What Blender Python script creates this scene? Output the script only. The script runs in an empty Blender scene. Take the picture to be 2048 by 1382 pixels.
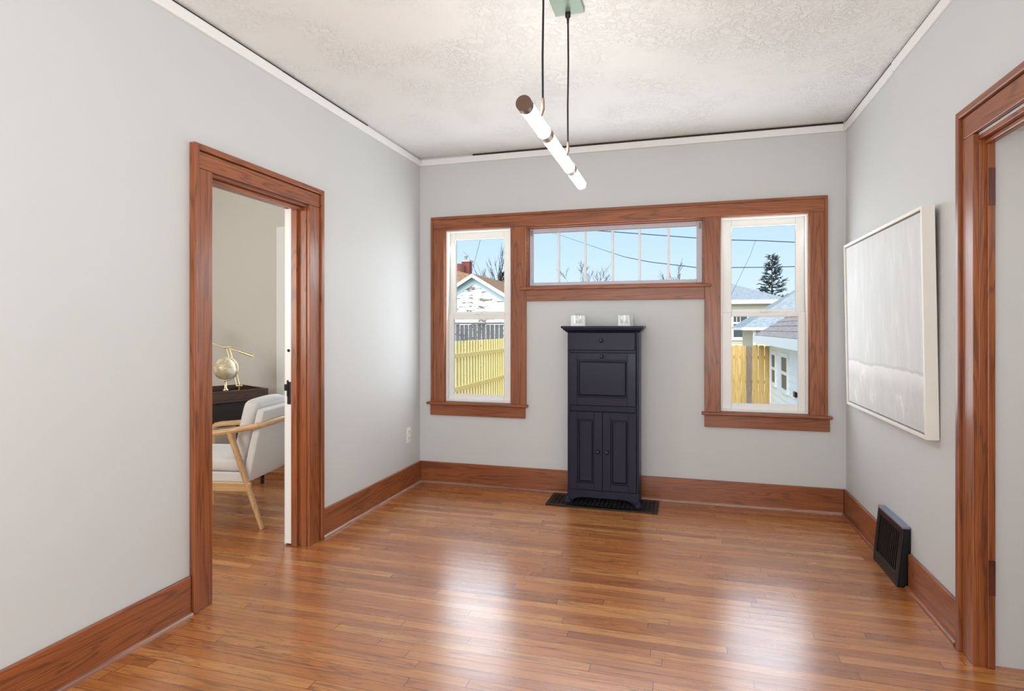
import bpy, bmesh, math, random
from mathutils import Vector, Matrix
C = bpy.context.scene
COL = C.collection
# ------------------------------------------------------------------ camera
F_PX, YAW, HY, EYE = 1182.3, math.radians(16.181), 657.75, 1.35
cam_d = bpy.data.cameras.new('camera'); cam = bpy.data.objects.new('camera', cam_d); COL.objects.link(cam)
cam.location = (0, 0, EYE); cam.rotation_euler = (math.pi/2, 0, YAW)
cam_d.sensor_width = 36.0; cam_d.lens = 36.0*F_PX/2048; cam_d.shift_y = -(691-HY)/2048
cam_d.clip_start = 0.02; cam_d.clip_end = 400
C.camera = cam
C.view_settings.view_transform = 'Standard'; C.view_settings.look = 'None'
C.view_settings.gamma = 1; C.view_settings.use_curve_mapping = False
C.view_settings.exposure = 0.07
# room numbers (metres, camera above the origin, +Y towards the window wall)
XL, XR, YB, ZC = -2.248, 1.137, 4.815, 2.86
XO = -2.405          # office face of the left wall
cY, sY = math.cos(YAW), math.sin(YAW)
# ------------------------------------------------------------------ world
w = bpy.data.worlds.new('sky'); C.world = w; w.use_nodes = True
nt = w.node_tree; nt.nodes.clear()
out = nt.nodes.new('ShaderNodeOutputWorld'); bg = nt.nodes.new('ShaderNodeBackground')
tc = nt.nodes.new('ShaderNodeTexCoord'); sx = nt.nodes.new('ShaderNodeSeparateXYZ'); rp = nt.nodes.new('ShaderNodeValToRGB')
nt.links.new(tc.outputs['Generated'], sx.inputs[0]); nt.links.new(sx.outputs['Z'], rp.inputs[0])
rp.color_ramp.elements[0].position = 0.0; rp.color_ramp.elements[0].color = (.72, .84, .93, 1)
rp.color_ramp.elements[1].position = .22; rp.color_ramp.elements[1].color = (.44, .67, .94, 1)
e = rp.color_ramp.elements.new(.6); e.color = (.30, .52, .88, 1)
nt.links.new(rp.outputs[0], bg.inputs[0]); bg.inputs[1].default_value = 1.15
nt.links.new(bg.outputs[0], out.inputs[0])
# ------------------------------------------------------------------ lights
def sun(rot, power, ang=.009, col=(1, .96, .9)):
    d = bpy.data.lights.new('sun', 'SUN'); d.energy = power; d.angle = ang; d.color = col
    o = bpy.data.objects.new('sun', d); COL.objects.link(o); o.rotation_euler = rot
sun((math.radians(52), 0, math.radians(-6)), 6.0, 1.3)          # from behind the house, over its roof
def area(name, loc, rot, sx, sy, power, col=(1, 1, 1)):
    d = bpy.data.lights.new(name, 'AREA'); d.shape = 'RECTANGLE'; d.size = sx; d.size_y = sy; d.energy = power; d.color = col
    o = bpy.data.objects.new(name, d); COL.objects.link(o); o.location = loc; o.rotation_euler = rot
    return o
DAY = (.90, .955, 1.0)
area('daylight_window_one', (-1.72, 4.838, 1.46), (-math.pi/2-.10, 0, 0), .54, 1.40, 9.5, DAY)
area('daylight_window_two', (-.56, 4.825, 1.95), (-math.pi/2-.10, 0, 0), 1.32, .40, 11, DAY)
area('daylight_window_three', (.59, 4.838, 1.46), (-math.pi/2-.10, 0, 0), .54, 1.40, 9.5, DAY)
area('daylight_office', (-3.16, 5.10, 1.46), (-math.pi/2, 0, 0), .9, 1.46, 26, DAY)
area('office_fill', (-4.0, .85, 1.75), (math.radians(100), 0, 0), 1.5, 1.2, 46, (1, .975, .94))  # fill added to brighten the office back wall, no window here
area('front_fill', (-.5, -2.45, 1.45), (math.radians(106), 0, 0), 3.0, 1.9, 86, (.94, .975, 1.0))  # broad fill added behind the camera to brighten the room
area('side_fill', (1.08, -.75, 1.25), (0, math.radians(90), 0), 1.7, 1.6, 36, (.94, .975, 1.0))  # unseen fill added to lift the near left wall
area('ceiling_fill', (-.5, -.2, .9), (math.pi-.25, 0, 0), 2.4, 1.4, 20, (.92, .965, 1.0))  # upward fill added out of view to brighten the ceiling
area('hall_fill', (2.1, 1.6, 2.08), (math.radians(30), 0, 0), .35, .35, 9, (1, .96, .92))  # added beyond the view to light the hall wall
# ------------------------------------------------------------------ helpers
def at(u, v, d):
    """world point of a sight line at camera depth d"""
    a = (u-1024)/F_PX*d
    return Vector((a*cY-d*sY, a*sY+d*cY, EYE-(v-HY)/F_PX*d))
class MB:
    def __init__(s): s.v = []; s.f = []; s.sm = []
    def add(s, vs, fs, smooth=False):
        n = len(s.v); s.v += [tuple(p) for p in vs]
        for f in fs: s.f.append(tuple(i+n for i in f)); s.sm.append(smooth)
        return s
    def box(s, x0, x1, y0, y1, z0, z1, M=None):
        x0, x1 = min(x0, x1), max(x0, x1); y0, y1 = min(y0, y1), max(y0, y1); z0, z1 = min(z0, z1), max(z0, z1)
        vs = [Vector((x, y, z)) for z in (z0, z1) for y in (y0, y1) for x in (x0, x1)]
        if M: vs = [M @ p for p in vs]
        return s.add(vs, [(0, 2, 3, 1), (4, 5, 7, 6), (0, 1, 5, 4), (2, 6, 7, 3), (0, 4, 6, 2), (1, 3, 7, 5)])
    def hexa(s, b, t):
        """b, t: 4 corners each, counter-clockwise from above"""
        return s.add(list(b)+list(t), [(3, 2, 1, 0), (4, 5, 6, 7), (0, 1, 5, 4), (1, 2, 6, 5), (2, 3, 7, 6), (3, 0, 4, 7)])
    def prism(s, poly, vec):
        """planar polygon extruded along vec"""
        n = len(poly); vec = Vector(vec); p = [Vector(q) for q in poly]
        return s.add(p+[q+vec for q in p], [tuple(range(n-1, -1, -1)), tuple(range(n, 2*n))]+[(i, (i+1) % n, n+(i+1) % n, n+i) for i in range(n)])
    def tube(s, pts, r, seg=10, flat=1.0, caps=True, smooth=True):
        pts = [Vector(p) for p in pts]; n = len(pts)
        rs = r if isinstance(r, (list, tuple)) else [r]*n
        up = None; vs = []
        for i, p in enumerate(pts):
            t = (pts[min(i+1, n-1)]-pts[max(i-1, 0)]).normalized()
            if up is None:
                up = Vector((0, 0, 1)) if abs(t.z) < .9 else Vector((1, 0, 0))
            a = t.cross(up)
            if a.length < 1e-6: a = t.orthogonal()
            a.normalize(); b = a.cross(t).normalized(); up = b
            for k in range(seg):
                th = 2*math.pi*k/seg
                vs.append(p+a*(math.cos(th)*rs[i])+b*(math.sin(th)*rs[i]*flat))
        fs = [(i*seg+k, i*seg+(k+1) % seg, (i+1)*seg+(k+1) % seg, (i+1)*seg+k) for i in range(n-1) for k in range(seg)]
        s.add(vs, fs, smooth)
        if caps:
            s.add(vs[:seg], [tuple(range(seg-1, -1, -1))]); s.add(vs[-seg:], [tuple(range(seg))])
        return s
    def lathe(s, prof, c=(0, 0, 0), seg=24, M=None, smooth=True):
        """prof: (r, z) list about the local z axis"""
        vs = []; c = Vector(c)
        for r, z in prof:
            for k in range(seg):
                th = 2*math.pi*k/seg; p = Vector((r*math.cos(th), r*math.sin(th), z))
                vs.append((M @ p if M else p)+c)
        n = len(prof)
        s.add(vs, [(i*seg+k, i*seg+(k+1) % seg, (i+1)*seg+(k+1) % seg, (i+1)*seg+k) for i in range(n-1) for k in range(seg)], smooth)
        if prof[0][0] > 1e-5: s.add(vs[:seg], [tuple(range(seg-1, -1, -1))])
        if prof[-1][0] > 1e-5: s.add(vs[-seg:], [tuple(range(seg))])
        return s
    def soft(s, c, size, r, n=8, puff=0.0, M=None):
        """rounded, slightly puffed box (cushions)"""
        hx, hy, hz = [q/2 for q in size]; c = Vector(c)
        def mapp(q):
            p = Vector((q[0]*hx, q[1]*hy, q[2]*hz))
            inner = Vector((max(-hx+r, min(hx-r, p.x)), max(-hy+r, min(hy-r, p.y)), max(-hz+r, min(hz-r, p.z))))
            d = p-inner
            if d.length > 1e-9: p = inner+d.normalized()*r
            if puff:
                p += Vector((q[0]*puff*(1-q[1]**2)*(1-q[2]**2), q[1]*puff*(1-q[0]**2)*(1-q[2]**2), q[2]*puff*(1-q[0]**2)*(1-q[1]**2)))
            return (M @ p if M else p)+c
        g = [-1+2*i/n for i in range(n+1)]
        # denser near the edges
        g = [math.copysign(abs(t)**.6, t) for t in g]
        for ax in range(3):
            for sg in (-1, 1):
                vs = []
                for i in range(n+1):
                    for j in range(n+1):
                        q = [0, 0, 0]; q[ax] = sg; q[(ax+1) % 3] = g[i]; q[(ax+2) % 3] = g[j]; vs.append(mapp(q))
                fs = []
                for i in range(n):
                    for j in range(n):
                        a, b, cc, d = i*(n+1)+j, (i+1)*(n+1)+j, (i+1)*(n+1)+j+1, i*(n+1)+j+1
                        fs.append((a, b, cc, d) if sg > 0 else (d, cc, b, a))
                s.add(vs, fs, True)
        return s
    def build(s, name, m, parent=None, bevel=0, weld=False, world=False, seg=2):
        me = bpy.data.meshes.new(name)
        vs = s.v
        if world and parent is not None:
            q = Vector((0, 0, 0)); p = parent
            while p: q += p.location; p = p.parent
            vs = [tuple(Vector(x)-q) for x in vs]
        me.from_pydata(vs, [], s.f); me.update()
        for p, f in zip(me.polygons, s.sm): p.use_smooth = f
        if weld:
            bm = bmesh.new(); bm.from_mesh(me); bmesh.ops.remove_doubles(bm, verts=bm.verts, dist=1e-4)
            bmesh.ops.recalc_face_normals(bm, faces=bm.faces); bm.to_mesh(me); bm.free()
        me.materials.append(m)
        o = bpy.data.objects.new(name, me); COL.objects.link(o)
        if parent is not None: o.parent = parent
        if bevel:
            b = o.modifiers.new('bevel', 'BEVEL'); b.width = bevel; b.segments = seg; b.limit_method = 'ANGLE'; b.angle_limit = math.radians(40)
            b.harden_normals = False
        return o
def tag(o, label=None, cat=None, group=None, kind=None):
    if label: o['label'] = label
    if cat: o['category'] = cat
    if group: o['group'] = group
    if kind: o['kind'] = kind
    return o
def thing(name, label, cat, loc=(0, 0, 0), rz=0, group=None, kind=None):
    o = bpy.data.objects.new(name, None); COL.objects.link(o); o.empty_display_size = .1
    o.location = loc; o.rotation_euler = (0, 0, rz)
    return tag(o, label, cat, group, kind)
def struct(o, label, cat): return tag(o, label, cat, None, 'structure')
# ------------------------------------------------------------------ materials
def lin(r, g, b):
    f = lambda c: (c/255/12.92) if c/255 <= .04045 else ((c/255+.055)/1.055)**2.4
    return (f(r), f(g), f(b), 1)
class NT:
    def __init__(s, name):
        s.m = bpy.data.materials.new(name); s.m.use_nodes = True; s.t = s.m.node_tree; s.t.nodes.clear()
        s.o = s.n('OutputMaterial'); s.p = s.n('BsdfPrincipled'); s.l(s.p.outputs[0], s.o.inputs[0])
    def n(s, k, **kw):
        x = s.t.nodes.new('ShaderNode'+k)
        for a, b in kw.items(): setattr(x, a, b)
        return x
    def l(s, a, b): s.t.links.new(a, b)
    def math(s, op, a, b=None, c=None):
        x = s.n('Math', operation=op)
        for i, q in enumerate((a, b, c)):
            if q is None: continue
            if isinstance(q, (int, float)): x.inputs[i].default_value = q
            else: s.l(q, x.inputs[i])
        return x.outputs[0]
    def ramp(s, f, stops, interp='LINEAR'):
        x = s.n('ValToRGB'); s.l(f, x.inputs[0]); x.color_ramp.interpolation = interp; el = x.color_ramp.elements
        el[0].position, el[0].color = stops[0][0], stops[0][1]; el[1].position, el[1].color = stops[-1][0], stops[-1][1]
        for p, c in stops[1:-1]: q = el.new(p); q.color = c
        return x.outputs[0]
    def mix(s, f, a, b, mode='MIX'):
        x = s.n('Mix', data_type='RGBA', blend_type=mode)
        for i, q in ((0, f), (6, a), (7, b)):
            if isinstance(q, (int, float)): x.inputs[i].default_value = q
            elif isinstance(q, tuple): x.inputs[i].default_value = q
            else: s.l(q, x.inputs[i])
        return x.outputs[2]
    def coords(s, scale=(1, 1, 1), rnd=True, loc=None):
        tc = s.n('TexCoord'); v = tc.outputs['Object']
        if rnd:
            oi = s.n('ObjectInfo'); a = s.n('VectorMath', operation='ADD'); mu = s.n('VectorMath', operation='SCALE')
            cb = s.n('CombineXYZ')
            for i, k in enumerate((7.3, 11.7, 5.1)): s.l(s.math('MULTIPLY', oi.outputs['Random'], k), cb.inputs[i])
            s.l(v, a.inputs[0]); s.l(cb.outputs[0], a.inputs[1]); v = a.outputs[0]
        mp = s.n('Mapping'); mp.inputs['Scale'].default_value = scale; s.l(v, mp.inputs[0]); return mp.outputs[0]
    def noise(s, vec, scale, detail=4, rough=.55, dist=0):
        x = s.n('TexNoise'); s.l(vec, x.inputs['Vector']); x.inputs['Scale'].default_value = scale; x.inputs['Detail'].default_value = detail
        x.inputs['Roughness'].default_value = rough; x.inputs['Distortion'].default_value = dist; return x.outputs['Fac']
    def bump(s, h, strength=.3, dist=.01):
        b = s.n('Bump'); b.inputs['Strength'].default_value = strength; b.inputs['Distance'].default_value = dist
        s.l(h, b.inputs['Height']); s.l(b.outputs[0], s.p.inputs['Normal'])
    def set(s, **kw):
        for k, v in kw.items():
            q = s.p.inputs[k.replace('_', ' ')]
            if hasattr(v, 'links') or hasattr(v, 'is_linked'): s.l(v, q)
            else: q.default_value = v
        return s
def g(v): return (v, v, v, 1)
def plain(name, col, rough=.5, metal=0, spec=.5, coat=0, noise=0, bump=0, bscale=40):
    n = NT(name)
    if noise:
        f = n.noise(n.coords(), 9, 5); n.l(n.mix(f, tuple(c*(1-noise) for c in col[:3])+(1,), tuple(min(1, c*(1+noise)) for c in col[:3])+(1,)), n.p.inputs['Base Color'])
    else: n.set(Base_Color=col)
    if bump: n.bump(n.noise(n.coords(), bscale, 4), bump, .004)
    n.set(Roughness=rough, Metallic=metal, Specular_IOR_Level=spec, Coat_Weight=coat, Coat_Roughness=.12)
    return n.m
def wood(name, axis, dark, mid, light, rough=.36, coat=.2, freq=1.0, contrast=.5):
    n = NT(name)
    al, ac = .55*freq, 9.0*freq
    sc = {'x': (al, ac, ac), 'y': (ac, al, ac), 'z': (ac, ac, al)}[axis]
    v = n.coords(sc)
    base = n.noise(v, 1.0, 3, .5, .6)
    rings = n.math('SINE', n.math('MULTIPLY', base, 80))
    rings = n.ramp(rings, [(.0, g(0)), (.55, g(.25)), (.95, g(1))])
    sc2 = {'x': (3, 130, 130), 'y': (130, 3, 130), 'z': (130, 130, 3)}[axis]
    pores = n.ramp(n.noise(n.coords(sc2), 1.0, 3, .7), [(.42, g(1)), (.58, g(0))])
    big = n.noise(n.coords({'x': (.5, 5, 5), 'y': (5, .5, 5), 'z': (5, 5, .5)}[axis]), 1.2, 2)
    col = n.mix(n.ramp(big, [(.3, g(0)), (.7, g(1))]), mid, light)
    col = n.mix(n.math('MULTIPLY', rings, contrast), col, dark)
    col = n.mix(n.math('MULTIPLY', pores, .28), col, dark)
    n.l(col, n.p.inputs['Base Color']); n.bump(pores, .06, .002)
    n.set(Roughness=rough, Coat_Weight=coat, Coat_Roughness=.18)
    return n.m
TD, TM, TL = lin(80, 40, 20), lin(147, 81, 43), lin(168, 97, 52)
WX = wood('oak_trim_x', 'x', TD, TM, TL); WY = wood('oak_trim_y', 'y', TD, TM, TL); WZ = wood('oak_trim_z', 'z', TD, TM, TL)
def floor_mat():
    n = NT('oak_strip_floor'); W, L = .058, 1.15
    tc = n.n('TexCoord'); s = n.n('SeparateXYZ'); n.l(tc.outputs['Object'], s.inputs[0]); x, y = s.outputs[0], s.outputs[1]
    fy = n.math('DIVIDE', y, W); row = n.math('FLOOR', fy)
    wn = n.n('TexWhiteNoise', noise_dimensions='1D'); n.l(row, wn.inputs['W'])
    xs = n.math('ADD', n.math('DIVIDE', x, L), n.math('MULTIPLY', wn.outputs[0], 9.0)); colm = n.math('FLOOR', xs)
    cb = n.n('CombineXYZ'); n.l(row, cb.inputs[0]); n.l(colm, cb.inputs[1])
    wb = n.n('TexWhiteNoise', noise_dimensions='2D'); n.l(cb.outputs[0], wb.inputs['Vector'])
    r = wb.outputs[0]
    gv = n.n('CombineXYZ'); n.l(n.math('MULTIPLY', x, 1.1), gv.inputs[0]); n.l(n.math('MULTIPLY', y, 17), gv.inputs[1]); n.l(n.math('MULTIPLY', r, 40), gv.inputs[2])
    gn = n.noise(gv.outputs[0], 1.0, 3, .5, .9)
    rings = n.ramp(n.math('SINE', n.math('MULTIPLY', gn, 46)), [(.1, g(0)), (.6, g(.3)), (.97, g(1))])
    gate = n.ramp(n.noise(gv.outputs[0], .55, 2), [(.42, g(.12)), (.62, g(1))])
    pv = n.n('CombineXYZ'); n.l(n.math('MULTIPLY', x, 4), pv.inputs[0]); n.l(n.math('MULTIPLY', y, 190), pv.inputs[1]); n.l(n.math('MULTIPLY', r, 17), pv.inputs[2])
    pores = n.ramp(n.noise(pv.outputs[0], 1, 3, .7), [(.42, g(1)), (.6, g(0))])
    col = n.ramp(r, [(0, lin(166, 97, 42)), (.3, lin(188, 115, 52)), (.7, lin(202, 130, 62)), (1, lin(214, 149, 80))])
    col = n.mix(n.math('MULTIPLY', n.math('MULTIPLY', rings, gate), .62), col, lin(98, 50, 26))
    col = n.mix(n.math('MULTIPLY', pores, .3), col, lin(110, 60, 32))
    kv = n.n('CombineXYZ'); n.l(n.math('MULTIPLY', x, 3.2), kv.inputs[0]); n.l(n.math('MULTIPLY', y, 52), kv.inputs[1]); n.l(n.math('MULTIPLY', r, 23), kv.inputs[2])
    fleck = n.ramp(n.noise(kv.outputs[0], 1, 4, .65, .7), [(.56, g(0)), (.68, g(1))])
    col = n.mix(n.math('MULTIPLY', fleck, .55), col, lin(92, 46, 24))
    # worn darker patches
    wv = n.n('CombineXYZ'); n.l(n.math('MULTIPLY', x, .8), wv.inputs[0]); n.l(n.math('MULTIPLY', y, 4), wv.inputs[1])
    wear = n.ramp(n.noise(wv.outputs[0], 1.3, 4, .6), [(.52, g(0)), (.75, g(1))])
    col = n.mix(n.math('MULTIPLY', wear, .35), col, lin(120, 66, 38))
    fr = n.math('FRACT', fy); gap = n.math('LESS_THAN', n.math('ABSOLUTE', n.math('SUBTRACT', fr, .5)), .482)
    fx = n.math('FRACT', xs); gap2 = n.math('LESS_THAN', n.math('ABSOLUTE', n.math('SUBTRACT', fx, .5)), .4988)
    gp = n.math('MULTIPLY', gap, gap2)
    col = n.mix(gp, lin(70, 36, 20), col)
    n.l(col, n.p.inputs['Base Color'])
    bv = n.n('CombineXYZ'); n.l(n.math('MULTIPLY', x, 1.6), bv.inputs[0]); n.l(n.math('MULTIPLY', y, 26), bv.inputs[1])
    cup = n.math('MULTIPLY', n.math('POWER', n.math('SUBTRACT', fr, .5), 2.0), .8)
    hv = n.math('ADD', n.math('MULTIPLY', gp, .25), n.math('MULTIPLY', n.noise(bv.outputs[0], 1.0, 3, .6), .9))
    hv = n.math('ADD', hv, cup)
    n.bump(hv, .28, .004)
    ro = n.ramp(n.noise(wv.outputs[0], 2.2, 5, .65), [(.3, g(.23)), (.7, g(.34))])
    n.set(Roughness=ro, Coat_Weight=1.0, Coat_Roughness=.27, Specular_IOR_Level=.5)
    return n.m
FLOOR = floor_mat()
def wall_mat(name, col):
    n = NT(name); v = n.coords(rnd=False)
    f = n.noise(v, 1.2, 4); n.l(n.mix(f, tuple(c*.97 for c in col[:3])+(1,), tuple(c*1.02 for c in col[:3])+(1,)), n.p.inputs['Base Color'])
    n.bump(n.noise(v, 130, 3), .05, .002); n.set(Roughness=.55, Specular_IOR_Level=.3); return n.m
WALL = wall_mat('grey_wall_paint', lin(212, 214, 213))
WALLO = wall_mat('beige_wall_paint', lin(212, 208, 200))
def ceil_mat():
    n = NT('textured_ceiling_paint'); v = n.coords(rnd=False)
    a = n.noise(v, 17, 3, .5, 1.4)
    ridge = n.ramp(n.math('ABSOLUTE', n.math('SUBTRACT', a, .5)), [(0, g(1)), (.035, g(.4)), (.09, g(0))])
    mask = n.ramp(n.noise(v, 2.6, 2), [(.38, g(.05)), (.62, g(1))])
    h = n.math('MULTIPLY', ridge, mask)
    n.bump(h, .6, .0075); n.set(Base_Color=lin(238, 239, 236), Roughness=.75, Specular_IOR_Level=.2); return n.m
CEIL = ceil_mat()
WHITE = plain('white_trim_paint', lin(238, 238, 235), .35)
CROWNP = plain('white_crown_paint', lin(246, 245, 243), .45)
VINYL = plain('white_window_vinyl', lin(247, 246, 241), .3)
TRANS = plain('transom_flare_tint', lin(205, 198, 206), .35)  # mauve tint puts lens bloom into the transom sash colour
NAVY = plain('dark_navy_paint', lin(36, 35, 53), .34, spec=.16, coat=.03, noise=.12, bump=.06, bscale=60)
BLACK = plain('black_enamel', lin(16, 16, 18), .35, spec=.35)
BLACKM = plain('black_iron', lin(22, 21, 22), .42, spec=.35, bump=.2)
LEDGE = plain('worn_grey_iron', lin(120, 124, 140), .4, bump=.1)
BRASS = plain('polished_brass', lin(216, 198, 150), .3, 1)
BRONZE = plain('brown_bronze', lin(96, 70, 56), .42, .3)
RING = plain('brushed_nickel', lin(150, 128, 110), .4, .5)
CORD = plain('black_cord', lin(28, 28, 28), .6)
CANOPY = plain('verdigris_metal', lin(122, 140, 122), .35, .3)
OUTLET = plain('white_plastic', lin(240, 239, 235), .35)
LINEN = plain('pale_linen', lin(214, 211, 208), .9, noise=.05, bump=.35, bscale=420)
ASH = wood('pale_ash', 'x', lin(150, 108, 66), lin(205, 165, 115), lin(220, 184, 136), .42, .1, 1.5, .3)
ASHZ = wood('pale_ash_upright', 'z', lin(150, 108, 66), lin(200, 156, 104), lin(214, 174, 124), .42, .1, 1.5, .3)
DARKW = wood('dark_walnut', 'y', lin(30, 18, 14), lin(66, 44, 36), lin(84, 58, 48), .35, .2, 1.4, .5)
DARKB = plain('black_brown_wood', lin(26, 20, 20), .45)
def glass_mat(name, tint=(.97, .985, .98)):
    n = NT(name); t = n.t; t.nodes.remove(n.p)
    tr = n.n('BsdfTransparent'); tr.inputs[0].default_value = tint+(1,); n.l(tr.outputs[0], n.o.inputs[0]); return n.m
GLASS = glass_mat('window_glass')
n = NT('thick_clear_glass'); n.set(Base_Color=(.96, .98, .97, 1), Roughness=.02, IOR=1.48, Transmission_Weight=1.0); CRYSTAL = n.m
CANDLE = plain('white_wax', lin(246, 243, 232), .5)
n = NT('lit_opal_tube'); n.set(Base_Color=g(.9), Roughness=.4, Emission_Color=(1, .985, .96, 1), Emission_Strength=16.0); GLOW = n.m
# ------------------------------------------------------------------ room shell
def wall_y(mb, y0, y1, x0, x1, z0, z1, holes):
    """wall with faces of constant y, holes (xa, xb, za, zb)"""
    xs = sorted({x0, x1, *[h[0] for h in holes], *[h[1] for h in holes]}); zs = sorted({z0, z1, *[h[2] for h in holes], *[h[3] for h in holes]})
    for i in range(len(xs)-1):
        j = 0
        while j < len(zs)-1:
            def solid(k): 
                cx, cz = (xs[i]+xs[i+1])/2, (zs[k]+zs[k+1])/2
                return not any(h[0] < cx < h[1] and h[2] < cz < h[3] for h in holes)
            if not solid(j): j += 1; continue
            k = j
            while k+1 < len(zs)-1 and solid(k+1): k += 1
            mb.box(xs[i], xs[i+1], y0, y1, zs[j], zs[k+1]); j = k+1
    return mb
def wall_x(mb, x0, x1, y0, y1, z0, z1, holes):
    t = MB(); wall_y(t, 0, 1, y0, y1, z0, z1, holes)
    for k in range(0, len(t.v), 8):
        vs = t.v[k:k+8]; a = [p[0] for p in vs]; zz = [p[2] for p in vs]
        mb.box(x0, x1, min(a), max(a), min(zz), max(zz))
    return mb
struct(MB().box(-5.6, 3.3, -2.75, 5.0, -.2, 0).build('floor', FLOOR), 'glossy brown oak strip floor with boards running across the room', 'floor')
struct(MB().box(-5.6, 3.3, -2.75, 5.07, ZC, ZC+.2).build('ceiling', CEIL), 'white ceiling with swirled plaster texture', 'ceiling')
HW1, HW2, HW3 = (-2.009, -1.404, .715, 2.213), (-1.270, .157, 1.70, 2.212), (.270, .893, .715, 2.213)
HWO = (-3.62, -2.70, .715, 2.215)
struct(wall_y(MB(), YB, 5.05, XL, XR+.056, 0, ZC, [HW1, HW2, HW3]).build('wall_back', WALL), 'grey window wall at the end of the room', 'wall')
struct(wall_x(wall_x(MB(), -2.300, XL, -2.6, 5.05, 0, ZC, [(2.366, 3.19, 0, 2.123)]), XO, -2.300, -2.6, 5.05, 0, ZC, [(2.366, 3.92, 0, 2.123)]).box(XO, -2.396, 3.165, 3.92, 0, 2.123).build('wall_left', WALL), 'plain grey left wall with a wood framed doorway', 'wall')
struct(wall_x(MB(), XR, XR+.056, -2.6, YB, 0, ZC, [(1.78, 2.815, 0, 2.125)]).build('wall_right', WALL), 'grey right wall where the pale painting hangs', 'wall')
struct(MB().box(-5.6, 3.3, -2.75, -2.6, 0, ZC).build('wall_front', WALL), 'grey wall behind the viewer', 'wall')
struct(wall_y(MB(), YB, 5.05, -5.5, XO, 0, ZC, [HWO]).build('wall_office_back', WALLO), 'beige grey wall seen through the left doorway', 'wall')
struct(MB().box(-5.6, -5.45, -2.6, 5.05, 0, ZC).build('wall_office_left', WALLO), 'far left wall of the room with the desk', 'wall')
struct(MB().box(-5.45, XO, .6, .75, 0, ZC).build('wall_office_front', WALLO), 'near wall of the room with the desk', 'wall')
struct(MB().box(XR+.056, 3.2, 2.815, 2.95, 0, ZC).build('wall_hall', WALL), 'plain grey hall wall seen through the right opening', 'wall')
struct(MB().box(3.1, 3.25, -2.6, 2.83, 0, ZC).build('wall_hall_right', WALL), 'end wall of the side hall', 'wall')
struct(MB().box(XR+.056, 3.1, .6, 2.815, 2.135, 2.2).build('ceiling_hall', CEIL), 'low hall ceiling beyond the right opening', 'ceiling')
struct(MB().box(XR+.056, 3.1, .5, .6, 0, ZC).build('wall_hall_front', WALL), 'near wall of the side hall', 'wall')
# crown strips
def crown(name, mb, label): struct(mb.build(name, CROWNP, bevel=.004), label, 'crown molding')
cz0, cz1 = 2.790, 2.843
crown('trim_1', MB().box(XL, XL+.018, -2.6, 2.92, cz0, cz1).box(XL, XL+.017, 2.921, YB, cz0-.001, cz1-.001), 'white crown strip along the top of the left wall')
crown('trim_2', MB().box(XL+.018, XR-.018, YB-.018, YB, cz0, cz1), 'white crown strip above the windows')
crown('trim_3', MB().box(XR-.018, XR, 3.785, YB, cz0-.004, cz1-.004).box(XR-.017, XR, -2.6, 3.782, cz0+.002, cz1+.002), 'white crown strip along the top of the right wall')
GAPSHADE = plain('gap_shadow_dirt', lin(58, 52, 48), .9)  # dark colour paints the shadow and dirt in the gap above the crown
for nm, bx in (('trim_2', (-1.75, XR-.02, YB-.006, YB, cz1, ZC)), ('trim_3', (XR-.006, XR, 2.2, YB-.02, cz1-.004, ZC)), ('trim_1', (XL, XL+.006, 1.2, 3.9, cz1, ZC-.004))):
    MB().box(*bx).build('gap', GAPSHADE, bpy.data.objects[nm])
# baseboards with shoe moulding
ZBB = .183
def qround(mb, p0, p1, inward, r=.0165):
    p0, p1, i = Vector(p0), Vector(p1), Vector(inward)
    pr = [p0+i*(r*math.cos(a))+Vector((0, 0, r*math.sin(a))) for a in [k*math.pi/12 for k in range(7)]]+[p0]
    return mb.prism(pr, p1-p0)
SHOE = wood('pale_shoe_molding', 'y', lin(92, 54, 36), lin(148, 98, 74), lin(196, 160, 140), .3, .5, 1.2, .4)  # shoe molding in a paler tone than the other trim
SHOEX = wood('pale_shoe_molding_x', 'x', lin(92, 54, 36), lin(148, 98, 74), lin(196, 160, 140), .3, .5, 1.2, .4)
def baseboard(name, x0, x1, y0, y1, m, label, q0, q1, inw, sm):
    o = struct(MB().box(x0, x1, y0, y1, 0, ZBB).build(name, m, bevel=.004), label, 'baseboard')
    qround(MB(), q0, q1, inw).build('shoe_molding', sm, o)
baseboard('baseboard_left', XL, XL+.018, 3.315, YB, WY, 'oak baseboard on the left wall between doorway and corner', (XL+.018, 3.315, 0), (XL+.018, YB-.018, 0), (1, 0, 0), SHOE)
baseboard('baseboard_left_near', XL, XL+.018, -2.6, 2.258, WY, 'oak baseboard on the left wall nearest the viewer', (XL+.018, -2.6, 0), (XL+.018, 2.256, 0), (1, 0, 0), SHOE)
baseboard('baseboard_back', XL+.018, XR-.018, YB-.018, YB, WX, 'oak baseboard under the windows', (XL+.018, YB-.018, 0), (XR-.018, YB-.018, 0), (0, -1, 0), SHOEX)
baseboard('baseboard_right', XR-.018, XR, 3.945, YB, WY, 'oak baseboard between wall vent and right corner', (XR-.018, 3.945, 0), (XR-.018, YB-.018, 0), (-1, 0, 0), WY)
baseboard('baseboard_right_near', XR-.018, XR, 2.945, 3.522, WY, 'oak baseboard between right opening and wall vent', (XR-.018, 2.945, 0), (XR-.018, 3.522, 0), (-1, 0, 0), WY)
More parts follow.
